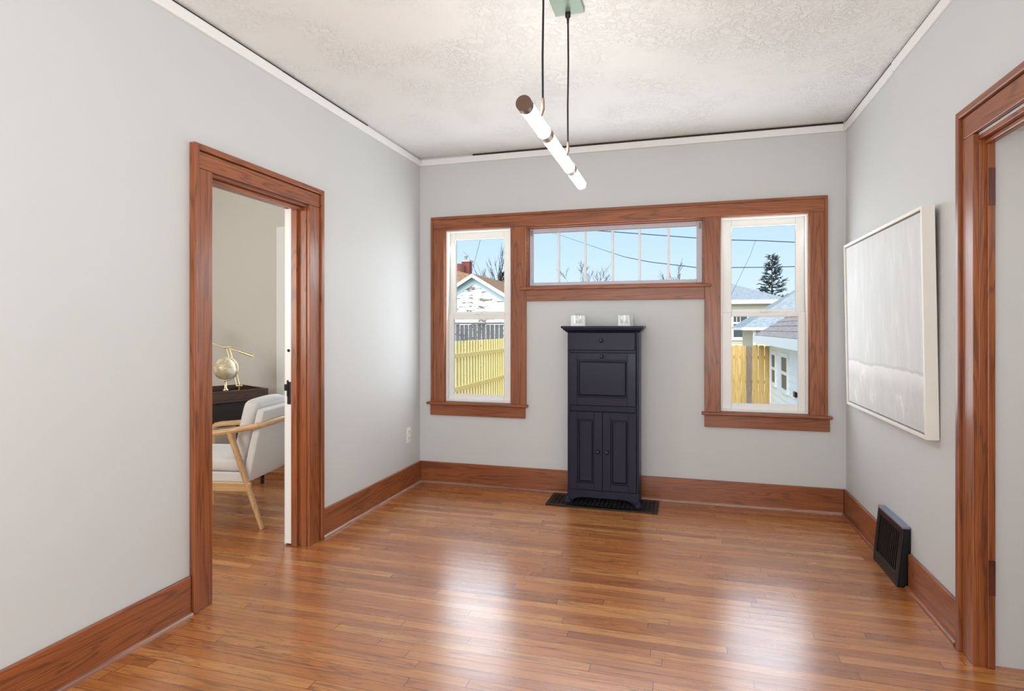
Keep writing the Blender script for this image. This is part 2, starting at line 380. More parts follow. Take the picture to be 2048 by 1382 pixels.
# ------------------------------------------------------------------ left doorway
d = thing('door_1', 'oak door casing around the left doorway', 'doorway', (XL, 2.775, 0), kind='structure')
def casing_x(face, sgn, parent, ya, yb, oya, oyb, ztop, zin, hasL=True, hasR=True):
    """casing on a wall of constant x; sgn = direction into the room"""
    f0, f1, f2 = face, face+sgn*.021, face+sgn*.034
    bb = .03
    if hasL:
        MB().box(f0, f1, oya+bb+.004, ya, 0, zin-.002).box(f0, f0+sgn*.009, oya+bb, oya+bb+.004, 0, zin).build('side_casing', WZ, parent, .003, world=True)
        MB().box(f0, f2, oya, oya+bb, 0, ztop).build('back_band', WZ, parent, .004, world=True)
    if hasR:
        MB().box(f0, f1, yb, oyb-bb-.004, 0, zin-.002).box(f0, f0+sgn*.009, oyb-bb-.004, oyb-bb, 0, zin).build('side_casing', WZ, parent, .003, world=True)
        MB().box(f0, f2, oyb-bb, oyb, 0, ztop).build('back_band', WZ, parent, .004, world=True)
    MB().box(f0, f1, oya+bb+.004, oyb-bb-.004, zin, ztop-bb-.004).box(f0, f0+sgn*.009, oya+bb, oyb-bb, zin, ztop-bb).build('head_casing', WY, parent, .003, world=True)
    MB().box(f0, f2, oya+(bb if hasL else 0), oyb-(bb if hasR else 0), ztop-bb, ztop).build('head_band', WY, parent, .004, world=True)
casing_x(XL, 1, d, 2.384, 3.172, 2.262, 3.312, 2.236, 2.122)
# jambs and stops
MB().box(-2.405, XL, 2.366, 2.384, 0, 2.105).box(-2.341, XL, 3.165, 3.19, 0, 2.105).build('jamb', WZ, d, .002, world=True)
MB().box(-2.341, -2.300, 3.142, 3.165, 0, 2.09).build('stop', WZ, d, .003, world=True)
MB().box(-2.405, XL, 2.384, 3.165, 2.105, 2.123).build('head_jamb', WY, d, .002, world=True)
MB().box(-2.31, -2.27, 2.384, 3.165, 2.083, 2.105).build('head_stop', WY, d, .006, world=True)
# pocket door edge
pd = thing('door_2', 'white sliding door edge showing in the left doorway', 'door', (-2.366, 3.4, .02), kind='structure')
MB().box(-2.391, -2.343, 3.150, 3.90, .012, 2.10).build('door_leaf', WHITE, pd, .003, world=True)
pl = MB().box(-2.372, -2.347, 3.1465, 3.1505, .88, 1.02).build('latch_plate', BLACKM, pd, .001, world=True)
MB().box(-2.390, -2.366, 3.142, 3.148, .965, 1.005).box(-2.372, -2.362, 3.142, 3.148, .93, 1.03).build('latch_hook', BLACK, pl, .001).location = -Vector(pd.location)
MB().lathe([(0, 0), (.009, 0), (.009, .004), (0, .004)], (-2.362, 3.149, 1.215), 12, Matrix.Rotation(math.pi/2, 4, 'X')).build('bolt_hole', BLACK, pd, world=True)
# ------------------------------------------------------------------ right opening
d = thing('door_3', 'oak casing of the opening in the right wall', 'doorway', (XR, 2.3, 0), kind='structure')
casing_x(XR, -1, d, 1.80, 2.795, 1.67, 2.925, 2.257, 2.135)
MB().box(XR, 1.193, 2.797, 2.815, 0, 2.125).box(XR, 1.193, 1.78, 1.80, 0, 2.125).build('jamb', WZ, d, .002, world=True)
MB().box(1.162, 1.188, 2.784, 2.797, 0, 2.10).build('stop', WZ, d, .003, world=True)
MB().box(XR, 1.193, 1.80, 2.797, 2.107, 2.125).build('head_jamb', WY, d, .002, world=True)
MB().box(1.155, 1.185, 1.80, 2.797, 2.085, 2.107).build('head_stop', WY, d, .006, world=True)
DARKP = wood('dark_patch', 'z', lin(50, 24, 14), lin(86, 44, 26), lin(100, 54, 32), .4)
MB().box(1.164, 1.187, 2.7825, 2.7845, .29, .43).box(1.164, 1.187, 2.7825, 2.7845, 1.84, 1.99).build('hinge_patch', DARKP, d, 0, world=True)
# ------------------------------------------------------------------ windows
def S(x, z, Y): k = Y/YB; return x*k, EYE+(z-EYE)*k
def wbox(mb, x0, x1, z0, z1, yf, yb, scale_at=None):
    """box whose front rectangle was measured in the wall plane"""
    Y = yf if scale_at is None else scale_at
    a, c = S(x0, z0, Y); b, e2 = S(x1, z1, Y)
    return mb.box(a, b, yf, yb, c, e2)
tr = thing('trim_4', 'wide oak casing joining the two side windows and the transom', 'window casing', (-.56, YB, 1.4), kind='structure')
FY = YB-.022
wbox(MB(), -2.147+.02, 1.019-.02, 2.215, 2.312, FY, YB).build('head_casing', WX, tr, .003, world=True)
wbox(MB(), -2.147, 1.019, 2.312, 2.334, FY-.014, YB).build('head_band', WX, tr, .004, world=True)
for x0, x1, z0, nm in ((-2.127, -2.018, .703, 'side_casing'), (-1.406, -1.274, .703, 'mullion_casing'), (.156, .273, .703, 'mullion_casing'), (.897, .999, .703, 'side_casing')):
    wbox(MB(), x0, x1, z0, 2.215, FY, YB).build(nm, WZ, tr, .003, world=True)
wbox(MB(), -2.147, -2.127, .703, 2.312, FY-.012, YB).build('back_band', WZ, tr, .004, world=True)
wbox(MB(), .999, 1.019, .703, 2.312, FY-.012, YB).build('back_band', WZ, tr, .004, world=True)
def ring(mb, x0, x1, z0, z1, ix0, ix1, iz0, iz1, y0, y1):
    mb.box(x0, ix0, y0, y1, z0, z1); mb.box(ix1, x1, y0, y1, z0, z1); mb.box(ix0, ix1, y0, y1, z0, iz0); mb.box(ix0, ix1, y0, y1, iz1, z1); return mb
def hung_window(name, label, H, glo, gup, stool, apron):
    r = thing(name, label, 'window', ((H[0]+H[1])/2, YB, H[2]), kind='structure')
    x0, x1, z0, z1 = H
    ring(MB(), x0, x1, z0, z1, x0+.016, x1-.016, z0+.016, z1-.016, 4.83, 4.99).build('frame', VINYL, r, .002, world=True)
    ring(MB(), x0-.0, x1+.0, z0, z1, x0+.005, x1-.005, z0+.003, z1-.005, YB-.004, 4.832).build('stop', WZ, r, .002, world=True)
    YL, YU = 4.865, 4.90
    a, c = S(glo[0], glo[2], YL); b, e2 = S(glo[1], glo[3], YL)
    zm = S(0, 1.478, YL)[1]
    lo = ring(MB(), x0+.016, x1-.016, z0+.014, zm, a, b, c, e2, YL, YL+.034).build('lower_sash', VINYL, r, .005, world=True)
    MB().box(a-.004, b+.004, YL+.016, YL+.020, c-.004, e2+.004).build('pane', GLASS, lo).location = -Vector(r.location)
    MB().box(a+(b-a)*.44, a+(b-a)*.56, YL-.012, YL+.02, zm-.002, zm+.012).build('sash_lock', VINYL, lo, .003).location = -Vector(r.location)
    a, c = S(gup[0], gup[2], YU); b, e2 = S(gup[1], gup[3], YU)
    up = ring(MB(), x0+.016, x1-.016, zm-.03, z1-.014, a, b, c, e2, YU, YU+.034).build('upper_sash', VINYL, r, .005, world=True)
    MB().box(a-.004, b+.004, YU+.016, YU+.020, c-.004, e2+.004).build('pane', GLASS, up).location = -Vector(r.location)
    wbox(MB(), *stool, YB-.052, 4.835).build('stool', WX, r, .006, world=True)
    wbox(MB(), *apron, YB-.02, YB).build('apron', WX, r, .003, world=True)
hung_window('window_1', 'left white double hung window in oak casing', HW1, (-1.929, -1.470, .782, 1.432), (-1.906, -1.468, 1.50, 2.123), (-2.19, -1.266, .683, .706), (-2.15, -1.283, .592, .684))
hung_window('window_3', 'right white double hung window in oak casing', HW3, (.353, .819, .781, 1.443), (.353, .801, 1.50, 2.126), (.134, 1.052, .683, .706), (.156, 1.032, .592, .684))
r = thing('window_2', 'wide shallow transom window of six panes between the side windows', 'window', (-.55, YB, 1.7), kind='structure')
x0, x1, z0, z1 = HW2
ring(MB(), x0, x1, z0, z1, x0+.014, x1-.014, z0+.010, z1-.014, YB-.004, 4.99).build('frame', WX, r, .003, world=True)
YT = 4.855
a, c = S(-1.214, 1.737, YT); b, e2 = S(.097, 2.152, YT)
sa = ring(MB(), x0+.015, x1-.015, z0+.011, z1-.015, a, b, c, e2, YT, YT+.035).build('sash', TRANS, r, .005, world=True)
MB().box(a-.003, b+.003, YT+.016, YT+.02, c-.003, e2+.003).build('pane', GLASS, sa).location = -Vector(r.location)
for mx in (-.996, -.775, -.551, -.338, -.114):
    q = S(mx, 0, YT)[0]
    MB().box(q-.009, q+.009, YT+.006, YT+.03, c, e2).build('muntin', VINYL, sa, .003).location = -Vector(r.location)
for q in (x0+.035, x1-.035): MB().box(q-.007, q+.007, YT-.014, YT+.002, z1-.075, z1-.03).build('catch', RING, r, .002, world=True)
wbox(MB(), -1.336, .207, 1.677, 1.702, YB-.045, 4.835).build('stool', WX, r, .006, world=True)
wbox(MB(), -1.274, .156, 1.583, 1.678, YB-.02, YB).build('apron', WX, r, .003, world=True)
# office window (only its white edge shows)
r = thing('window_4', 'white window casing edge on the far wall through the doorway', 'window', (-3.16, YB, .7), kind='structure')
x0, x1, z0, z1 = HWO
ring(MB(), x0, x1, z0, z1, x0+.05, x1-.05, z0+.06, z1-.06, 4.86, 4.95).build('sash', VINYL, r, .004, world=True)
MB().box(x0+.05, x1-.05, 4.90, 4.905, z0+.06, z1-.06).build('pane', GLASS, r, world=True)
ring(MB(), -3.735, -2.585, .715, 2.325, x0, x1, z0, z1, YB-.022, YB).build('casing', WHITE, r, .003, world=True)
MB().box(-3.77, -2.55, YB-.05, YB, .69, .716).box(-3.735, -2.585, YB-.02, YB, .60, .69).build('stool', WHITE, r, .004, world=True)
struct(MB().box(-5.45, XO, YB-.018, YB, 0, ZBB).build('baseboard_office', WX, bevel=.004), 'oak baseboard behind the armchair', 'baseboard')
# ------------------------------------------------------------------ outlet
o = thing('wall_outlet', 'white electrical outlet low on left wall near the corner', 'outlet', (XL, 4.585, .447))
MB().box(XL, XL+.006, 4.547, 4.623, .382, .512).build('cover_plate', OUTLET, o, .003, world=True)
for z in (.475, .419):
    s = MB().box(XL+.005, XL+.009, 4.567, 4.603, z-.019, z+.019).build('socket', OUTLET, o, .004, world=True)
    sl = MB().box(XL+.0085, XL+.0095, 4.575, 4.578, z-.004, z+.010).box(XL+.0085, XL+.0095, 4.591, 4.594, z-.004, z+.010).box(XL+.0085, XL+.0095, 4.583, 4.587, z-.013, z-.008)
    sl.build('slots', BLACK, s).location = -Vector(o.location)
# ------------------------------------------------------------------ pendant light
ZT, XT = 2.18, -.565
p = thing('pendant_light', 'lit glass tube light hanging from two black cords', 'light fixture', (XT, 2.745, ZC))
def ytube(mb, y0, y1, r, seg=28):
    return mb.tube([(XT, y0, ZT), (XT, y1, ZT)], r, seg)
R0 = .0285
MB().box(-.588, -.448, 2.08, 2.775, 2.842, ZC).build('canopy', CANOPY, p, .003, world=True)
ytube(MB(), 2.098, 2.135, R0+.0015).build('end_cap', BRONZE, p, .003, world=True)
for y0, y1 in ((2.135, 2.430), (2.482, 3.000), (3.050, 3.372)):
    mb = MB(); ytube(mb, y0, y1, R0-.0005)
    mb.build('diffuser', GLOW, p, world=True)
for y in (2.456, 3.025): ytube(MB(), y-.028, y+.028, R0+.003).build('collar', RING, p, .002, world=True)
ytube(MB(), 3.372, 3.388, R0+.0005).build('end_cap', RING, p, .003, world=True)
for (cx, cy, zz) in ((-.519, 2.214, 2.19), (-.524, 2.753, 2.187)):
    cd = MB().tube([(cx, cy, 2.842), (cx+.002, cy, 2.6), (cx-.001, cy, 2.4), (cx, cy, zz+.02)], .0042, 8).build('cord', CORD, p, world=True)
    MB().tube([(cx, cy, zz+.045), (cx, cy, zz+.005), (cx-.008, cy+.012, zz-.012), (XT+R0*.8, cy+.03, ZT)], [.0062, .0072, .006, .006], 10).build('cord_fitting', RING, cd).location = -Vector(p.location)
    MB().lathe([(.013, 2.842), (.013, 2.822), (.006, 2.815), (.005, 2.79)], (cx, cy, 0), 14).build('cord_grip', BLACK, cd).location = -Vector(p.location)
# ------------------------------------------------------------------ painting on the right wall
pt = thing('painting', 'large pale grey abstract painting in thin white frame on right wall', 'painting', (XR, 3.86, .835))
PY0, PY1, PZ0, PZ1, TH = 3.165, 4.552, .835, 1.925, .055
lean = math.atan2(.019, PZ1-PZ0)
MP = Matrix.Translation((-.003, 0, 0)) @ Matrix.Rotation(-lean, 4, 'Y')
def pbox(mb, d0, d1, ya, yb, za, zb):   # d = distance out of the wall
    return mb.box(-d1, -d0, ya-3.86, yb-3.86, za-PZ0, zb-PZ0, MP)
FRP = plain('cream_frame_paint', lin(234, 230, 222), .45, noise=.04)
def paint_mat():
    n = NT('grey_abstract_paint'); tc = n.n('TexCoord'); s = n.n('SeparateXYZ'); n.l(tc.outputs['Object'], s.inputs[0]); y, z = s.outputs[1], s.outputs[2]
    def cv(a, b): q = n.n('CombineXYZ'); n.l(n.math('MULTIPLY', y, a), q.inputs[1]); n.l(n.math('MULTIPLY', z, b), q.inputs[2]); return q.outputs[0]
    v = cv(9, 2.2); br = n.noise(v, 1.6, 5, .6, .5)
    top = n.ramp(br, [(.3, lin(204, 205, 204)), (.55, lin(211, 212, 210)), (.75, lin(224, 225, 223))])
    bot = n.ramp(n.noise(cv(5, 3), 2, 5, .6, .6), [(.3, lin(200, 198, 194)), (.6, lin(210, 209, 206)), (.74, lin(234, 233, 230))])
    edge = n.math('ADD', z, n.math('MULTIPLY', n.math('SUBTRACT', n.noise(cv(3, 1), 1.6, 5, .55), .5), .06))
    f = n.ramp(edge, [(.285, g(1)), (.31, g(0))])
    band = n.ramp(edge, [(.20, g(0)), (.27, g(.8)), (.295, g(1)), (.302, g(0))])
    col = n.mix(f, top, bot); col = n.mix(n.math('MULTIPLY', band, .6), col, lin(242, 241, 238))
    line = n.ramp(edge, [(.297, g(0)), (.303, g(1)), (.311, g(1)), (.318, g(0))]); col = n.mix(n.math('MULTIPLY', line, .5), col, lin(188, 184, 178))
    n.l(col, n.p.inputs['Base Color']); n.bump(br, .12, .003); n.set(Roughness=.6); return n.m
fr = MB()
pbox(fr, 0, TH, PY0, PY0+.017, PZ0, PZ1); pbox(fr, 0, TH, PY1-.017, PY1, PZ0, PZ1); pbox(fr, 0, TH, PY0+.017, PY1-.017, PZ0, PZ0+.017); pbox(fr, 0, TH, PY0+.017, PY1-.017, PZ1-.017, PZ1)
fr.build('frame', FRP, pt, .002)
pbox(MB(), .006, TH-.010, PY0+.024, PY1-.024, PZ0+.024, PZ1-.024).build('canvas', paint_mat(), pt, .002)
pbox(MB(), .002, .006, PY0+.017, PY1-.017, PZ0+.017, PZ1-.017).build('backing', DARKB, pt)
# ------------------------------------------------------------------ wall register
v = thing('wall_vent', 'black iron heating vent leaning out of the right baseboard', 'vent', (XR, 3.73, 0))
y0, y1, xb, xt, zt, xw = 3.53, 3.936, 1.070, 1.098, .305, XR-.002
def fx(z): return xb+(xt-xb)*z/zt
def vq(mb, ya, yb, za, zb, o0=0, o1=.012):
    return mb.hexa([(fx(za)+o0, ya, za), (fx(za)+o1, ya, za), (fx(za)+o1, yb, za), (fx(za)+o0, yb, za)], [(fx(zb)+o0, ya, zb), (fx(zb)+o1, ya, zb), (fx(zb)+o1, yb, zb), (fx(zb)+o0, yb, zb)])
mb = MB(); vq(mb, y0, y0+.035, 0, zt); vq(mb, y1-.035, y1, 0, zt); vq(mb, y0+.035, y1-.035, 0, .062); vq(mb, y0+.035, y1-.035, zt-.03, zt)
mb.build('front_frame', BLACKM, v, .003, world=True)
for ya, yb in ((y0, y0+.006), (y1-.006, y1)):
    mb = MB(); mb.hexa([(xb+.012, ya, 0), (xw, ya, 0), (xw, yb, 0), (xb+.012, yb, 0)], [(xt+.012, ya, zt), (xw, ya, zt), (xw, yb, zt), (xt+.012, yb, zt)])
    mb.build('side_panel', BLACK, v, .002, world=True)
MB().box(xt-.002, xw, y0-.002, y1+.002, zt, zt+.013).build('top_ledge', LEDGE, v, .004, world=True)
for k in range(12):
    yy = y0+.055+k*(y1-y0-.11)/11
    vq(MB(), yy-.005, yy+.005, .062, zt-.03, .006, .024).build('fin', BLACKM, v, .001, world=True)
MB().box(xb+.055, xw, y0+.006, y1-.006, .02, zt-.01).build('back_plate', BLACK, v, world=True)
# ------------------------------------------------------------------ floor register
fr = thing('floor_vent', 'black metal floor vent under the dark cabinet', 'vent', (-.60, 4.58, 0))
def flat_ring(x0, x1, ya, yb, b, z1):
    m = MB(); m.box(x0, x0+b, ya, yb, 0, z1); m.box(x1-b, x1, ya, yb, 0, z1); m.box(x0+b, x1-b, ya, ya+b, 0, z1); m.box(x0+b, x1-b, yb-b, yb, 0, z1); return m
flat_ring(-1.02, -.18, 4.425, 4.745, .035, .010).build('rim', BLACK, fr, .003, world=True)
mb = MB()
for k in range(24): mb.box(-.983+k*.0325, -.983+k*.0325+.012, 4.46, 4.71, 0, .007)
for k in range(7): mb.box(-.985, -.215, 4.462+k*.039, 4.470+k*.039, 0, .008)
mb.build('grille', BLACK, fr, .001, world=True)
MB().box(-.985, -.215, 4.46, 4.71, 0, .002).build('pan', BLACK, fr, world=True)
# ------------------------------------------------------------------ cabinet
cb = thing('cabinet', 'tall narrow dark navy cabinet with drop front between the windows', 'cabinet', (-.595, 4.665, .010))
cx0, cx1, cyf, cyb, z0 = -.868, -.322, 4.545, 4.79, .010
mb = MB()
mb.box(cx0, cx0+.02, cyf, cyb, .09, 1.328); mb.box(cx1-.02, cx1, cyf, cyb, .09, 1.328); mb.box(cx0+.02, cx1-.02, cyb-.015, cyb, .09, 1.328)
mb.box(cx0+.02, cx1-.02, cyf+.006, cyb-.015, .10, .12); mb.box(cx0+.02, cx1-.02, cyf+.006, cyb-.015, .715, .760); mb.box(cx0+.02, cx1-.02, cyf+.002, cyb-.015, 1.165, 1.187); mb.box(cx0+.02, cx1-.02, cyf+.006, cyb-.015, 1.31, 1.328)
mb.box(cx1-.028, cx1-.02, cyf, cyf+.02, .09, 1.328)
mb.box(cx0+.02, cx1-.028, cyf+.016, cyf+.022, .12, 1.31)
mb.build('carcass', NAVY, cb, .003, world=True)
mb = MB()
mb.box(cx0-.045, cx1+.036, cyf-.045, cyb, 1.354, 1.372)
b = [(cx0-.004, cyf-.004, 1.322), (cx1+.004, cyf-.004, 1.322), (cx1+.004, cyb, 1.322), (cx0-.004, cyb, 1.322)]
t = [(cx0-.030, cyf-.030, 1.344), (cx1+.024, cyf-.030, 1.344), (cx1+.024, cyb, 1.344), (cx0-.030, cyb, 1.344)]
mb.hexa(b, t); mb.box(cx0-.034, cx1+.027, cyf-.034, cyb, 1.344, 1.354)
mb.build('cornice', NAVY, cb, .003, world=True)
def knob(x, z, yf, parent, root):
    M = Matrix.Rotation(math.pi/2, 4, 'X')
    k = MB().lathe([(.007, 0), (.006, .008), (.010, .012), (.0155, .018), (.0150, .025), (.009, .029), (0, .030)], (x, yf, z), 18, M).build('knob', NAVYK, parent)
    k.location = -Vector(root.location)-(Vector(parent.location) if parent.parent else Vector())
NAVYK = plain('dark_navy_knob', lin(20, 19, 30), .3, coat=.2)
def panel_door(mb, xa, xb, za, zb, pa, pb, pz0, pz1, y):
    """frame and raised panel; y = front face"""
    t = .019
    ring(mb, xa, xb, za, zb, pa, pb, pz0, pz1, y, y+t)
    mb.box(pa, pb, y+.012, y+t, pz0, pz1)
    q = .022; i = .008
    mb.hexa([(pa+i, y+.012, pz0+i), (pb-i, y+.012, pz0+i), (pb-i, y+.012, pz1-i), (pa+i, y+.012, pz1-i)][::-1], [(pa+q, y+.003, pz0+q), (pb-q, y+.003, pz0+q), (pb-q, y+.003, pz1-q), (pa+q, y+.003, pz1-q)][::-1])
    return mb
dw = MB().box(cx0+.003, -.350, cyf-.016, cyf+.004, 1.187, 1.321).build('drawer', NAVY, cb, .003, world=True)
knob(-.604, 1.261, cyf-.016, dw, cb)
fl = panel_door(MB(), -.852, -.346, .763, 1.165, -.790, -.405, .825, 1.111, cyf-.016).build('drop_front', NAVY, cb, .002, world=True)
knob(-.599, 1.139, cyf-.016, fl, cb)
MB().box(-.404, -.347, cyf-.0175, cyf-.016, .765, 1.163).build('patch_strip', plain('shinier_navy_paint', lin(30, 31, 54), .3, spec=.2, coat=.05, noise=.3, bump=.2, bscale=30), fl).location = -Vector(cb.location)
for xa, xb, pa, pb, kx in ((-.848, -.5965, -.789, -.657, -.630), (-.5935, -.342, -.534, -.399, -.560)):
    dr = panel_door(MB(), xa, xb, .112, .711, pa, pb, .162, .656, cyf-.016).build('door', NAVY, cb, .002, world=True)
    knob(kx, .409, cyf-.016, dr, cb)
# plinth with a shaped valance and flared feet
poly = [(cx0-.004, 0, .010), (cx0+.035, 0, .010), (cx0+.05, 0, .03), (cx0+.085, 0, .045), (cx0+.13, 0, .05), (cx1-.13, 0, .05), (cx1-.085, 0, .045), (cx1-.05, 0, .03), (cx1-.035, 0, .010), (cx1+.004, 0, .010), (cx1+.001, 0, .108), (cx0-.001, 0, .108)]
MB().prism([(x, cyf-.008, z) for x, y, z in poly], (0, .02, 0)).build('valance', NAVY, cb, .003, weld=True, world=True)
for xx in (cx0-.002, cx1-.018): MB().box(xx, xx+.02, cyf+.012, cyb, .010, .10).build('side_base', NAVY, cb, .003, world=True)
for xx, sg in ((cx0+.005, -1), (cx1-.005, 1)):
    MB().lathe([(.034, .010), (.030, .020), (.018, .034), (.012, .05), (0, .05)], (xx, cyf-.002, 0), 16).build('foot', NAVY, cb, world=True)
# candle holders on the cabinet
def candle_holder(x, y, label, rz):
    c = thing('candle_holder', label, 'candle holder', (x, y, 1.372), rz, group='glass candle holders on the cabinet')
    hw, hh = .054, .083
    # thick glass block with a round well
    bm = MB(); seg = 32; rw, zw = .036, .022
    ring_o = []; 
    for k in range(seg):
        th = 2*math.pi*k/seg; cx, sx_ = math.cos(th), math.sin(th); m = max(abs(cx), abs(sx_)); ring_o.append((cx/m*hw, sx_/m*hw))
    ring_i = [(rw*math.cos(2*math.pi*k/seg), rw*math.sin(2*math.pi*k/seg)) for k in range(seg)]
    V = [(a, b, 0) for a, b in ring_o]+[(a, b, hh) for a, b in ring_o]+[(a, b, hh) for a, b in ring_i]+[(a, b, zw) for a, b in ring_i]
    Fc = [tuple(range(seg-1, -1, -1))]
    for k in range(seg):
        j = (k+1) % seg
        Fc += [(k, j, seg+j, seg+k), (seg+k, seg+j, 2*seg+j, 2*seg+k), (2*seg+k, 2*seg+j, 3*seg+j, 3*seg+k)]
    Fc.append(tuple(range(3*seg, 4*seg)))
    bm.add(V, Fc); bm.build('glass_block', CRYSTAL, c, weld=True)
    cd = MB().lathe([(0, zw+.002), (.0325, zw+.002), (.0325, .058), (.028, .060), (0, .0585)], (0, 0, 0), 28).build('candle', CANDLE, c)
    MB().tube([(0, 0, .058), (.001, 0, .069)], .0012, 6).build('wick', CORD, cd)
candle_holder(-.806, 4.665, 'square glass candle holder on the left side of the cabinet top', math.radians(6))
candle_holder(-.437, 4.665, 'square glass candle holder on the right side of the cabinet top', math.radians(8))
# ------------------------------------------------------------------ armchair (local: +x forward, +y to its far side; origin at near rear foot)
ch = thing('armchair', 'pale linen armchair with ash wood arms and slanted legs seen through doorway', 'armchair', (-2.734, 3.359, 0), math.radians(190))
ch_f = -1                                    # the far side lies at local -y after the turn
Wd, Dp = .54, .69
def P(t, l, z): return Vector((t, -l, z))
for l in (0, Wd):
    MB().tube([P(-.005, l, 0), P(.23, l, .655)], [.018, .024], 12, .85).build('rear_leg', ASHZ, ch)
    MB().tube([P(Dp, l, 0), P(Dp+.012, l, .30), P(Dp+.016, l, .545)], [.015, .019, .021], 12, .9).build('front_leg', ASHZ, ch)
    MB().box(.075, Dp, -l-.013, -l+.013, .248, .312).build('side_rail', ASH, ch, .006)
# arm and back rail: one bent rail round the chair
path = [P(Dp+.016, 0, .545), P(Dp+.014, 0, .575), P(Dp-.015, 0, .602), P(Dp-.06, 0, .612), P(.40, 0, .632), P(.23, 0, .655), P(.10, 0, .682), P(.045, .004, .692), P(.015, .025, .698), P(.004, .07, .701)]
path += [P(.0, Wd/2, .705)]
path += [Vector((q.x, -Wd-q.y, q.z)) for q in path[:-1][::-1]]
MB().tube(path, .024, 12, .85).build('arm_rail', ASH, ch)
MB().box(Dp-.012, Dp+.014, -Wd+.01, -.01, .245, .30).build('front_rail', ASH, ch, .005)
MB().box(.13, Dp-.005, -Wd+.018, -.018, .300, .372).build('seat_base', LINEN, ch, .012, seg=3)
MB().soft(P(.435, Wd/2, .418), (.56, Wd-.05, .098), .03, 8, .012).build('seat_cushion', LINEN, ch)
th = math.atan2(.11, .48)
MBk = Matrix.Rotation(-th, 4, 'Y')
MB().soft(P(.075, Wd/2, .555), (.060, Wd-.045, .50), .016, 8, .002, MBk).build('back_shell', LINEN, ch)
MB().soft(P(.158, Wd/2+.02, .655), (.120, Wd-.10, .40), .045, 10, .016, MBk).build('back_cushion', LINEN, ch)
MB().box(.02, .07, -Wd+.05, -Wd+.09, .29, .33).build('corner_block', BRASS, ch, .004)
# ------------------------------------------------------------------ desk (local: +y along the long side away from the viewer, +x towards the chair)
ang = math.atan2(.894, .447)-math.pi/2
dk = thing('desk', 'dark brown writing desk with raised rim behind the armchair', 'desk', (-3.483, 4.367, 0), ang)
DL, DD = 1.25, .56
MB().box(-DD, 0, -DL, 0, .735, .755).build('desk_top', DARKW, dk, .003)
mb = MB(); mb.box(-.018, 0, -DL, 0, .755, .832).box(-DD, -.018, -.018, 0, .755, .832).box(-DD, -DD+.018, -DL, -.018, .755, .832).box(-DD+.018, -.018, -DL, -DL+.018, .755, .832)
mb.build('rim', DARKW, dk, .003)
MB().box(-DD+.02, -.012, -DL+.02, -.02, .535, .735).build('drawer_case', DARKB, dk, .004)
for ya in (-DL+.05, -DL/2-.28+.29, ):
    MB().box(-.012, -.002, ya, ya+.54, .55, .72).build('drawer', DARKB, dk, .003)
for (x, y) in ((-.06, -.06), (-DD+.02, -.06), (-.06, -DL+.02), (-DD+.02, -DL+.02)):
    MB().hexa([(x+.01, y+.01, 0), (x+.035, y+.01, 0), (x+.035, y+.035, 0), (x+.01, y+.035, 0)], [(x, y, .535), (x+.045, y, .535), (x+.045, y+.045, .535), (x, y+.045, .535)]).build('leg', DARKB, dk, .003)
MB().box(-.25, -.205, -.56, -.515, 0, .535).build('leg', DARKB, dk, .003)
# globe
gp = at(451, 737, 5.12)
gl = thing('desk_globe', 'small cream desk globe on brass stand on the dark desk', 'globe', (gp.x, gp.y, .755))
zc, R = gp.z-.755, .098
n = NT('cream_globe'); f = n.noise(n.coords(), 17, 5, .6, .6)
n.l(n.ramp(f, [(.40, lin(226, 220, 204)), (.50, lin(216, 204, 176)), (.56, lin(196, 170, 132)), (.66, lin(205, 188, 150)), (.74, lin(90, 70, 50))]), n.p.inputs['Base Color']); n.set(Roughness=.22, Coat_Weight=.4)
GLOBE = n.m
MB().lathe([(R*math.cos(a), R*math.sin(a)) for a in [-math.pi/2+math.pi*k/20 for k in range(21)]], (0, 0, zc), 32).build('sphere', GLOBE, gl)
tl = math.radians(24)
axd = Vector((math.sin(tl)*cY, math.sin(tl)*sY, math.cos(tl))); lat = Vector((cY, sY, 0)); 
arc = []
for k in range(19):
    a = math.radians(66-180*k/18-0)
    arc.append(Vector((0, 0, zc))+(lat*math.cos(a)+Vector((0, 0, 1))*math.sin(a))*(R+.008))
MB().tube(arc, .005, 8).build('meridian', BRASS, gl)
MB().lathe([(.052, 0), (.052, .006), (.040, .014), (.016, .020), (.012, .045), (.022, .06), (.024, .068), (.012, .078), (.010, .10), (.006, zc-R-.008), (0, zc-R-.006)], (0, 0, 0), 24).build('stand', BRASS, gl)
# brass desk lamp
lb = at(479, 775, 5.28)
lp = thing('desk_lamp', 'brass balance arm desk lamp behind the globe', 'lamp', (lb.x, lb.y, .755))
def L(u, v, dd=5.28): return at(u, v, dd)-Vector((lb.x, lb.y, .755))
fwd = Vector((-sY, cY, 0))
q = L(472, 774); MB().box(q.x-.045, q.x+.045, q.y-.03, q.y+.03, 0, .045).build('base', DARKB, lp, .004)
MB().box(q.x-.05, q.x+.05, q.y-.035, q.y+.035, 0, .008).build('base_plate', BRASS, lp, .002)
MB().tube([L(478, 782), L(479, 770)], .008, 10).tube([L(473, 772), L(484, 771)], .009, 12).build('pivot', BRASS, lp)
for du in (0, 6.5): MB().tube([L(472.5+du, 771), L(452.5+du, 696)], .0055, 10).build('arm', BRASS, lp)
MB().tube([L(449, 695), L(463, 694)], .009, 12).build('hinge', BRASS, lp)
MB().tube([L(398, 678), L(450, 695), L(480, 703)], .0045, 10).build('boom', BRASS, lp)
MB().tube([L(479, 702.7), L(506, 712)], [.010, .0125], 14).build('counterweight', BRASS, lp)
MB().tube([L(360, 662), L(399, 678.5)], [.030, .026], 16).build('lamp_shade', BRASS, lp)
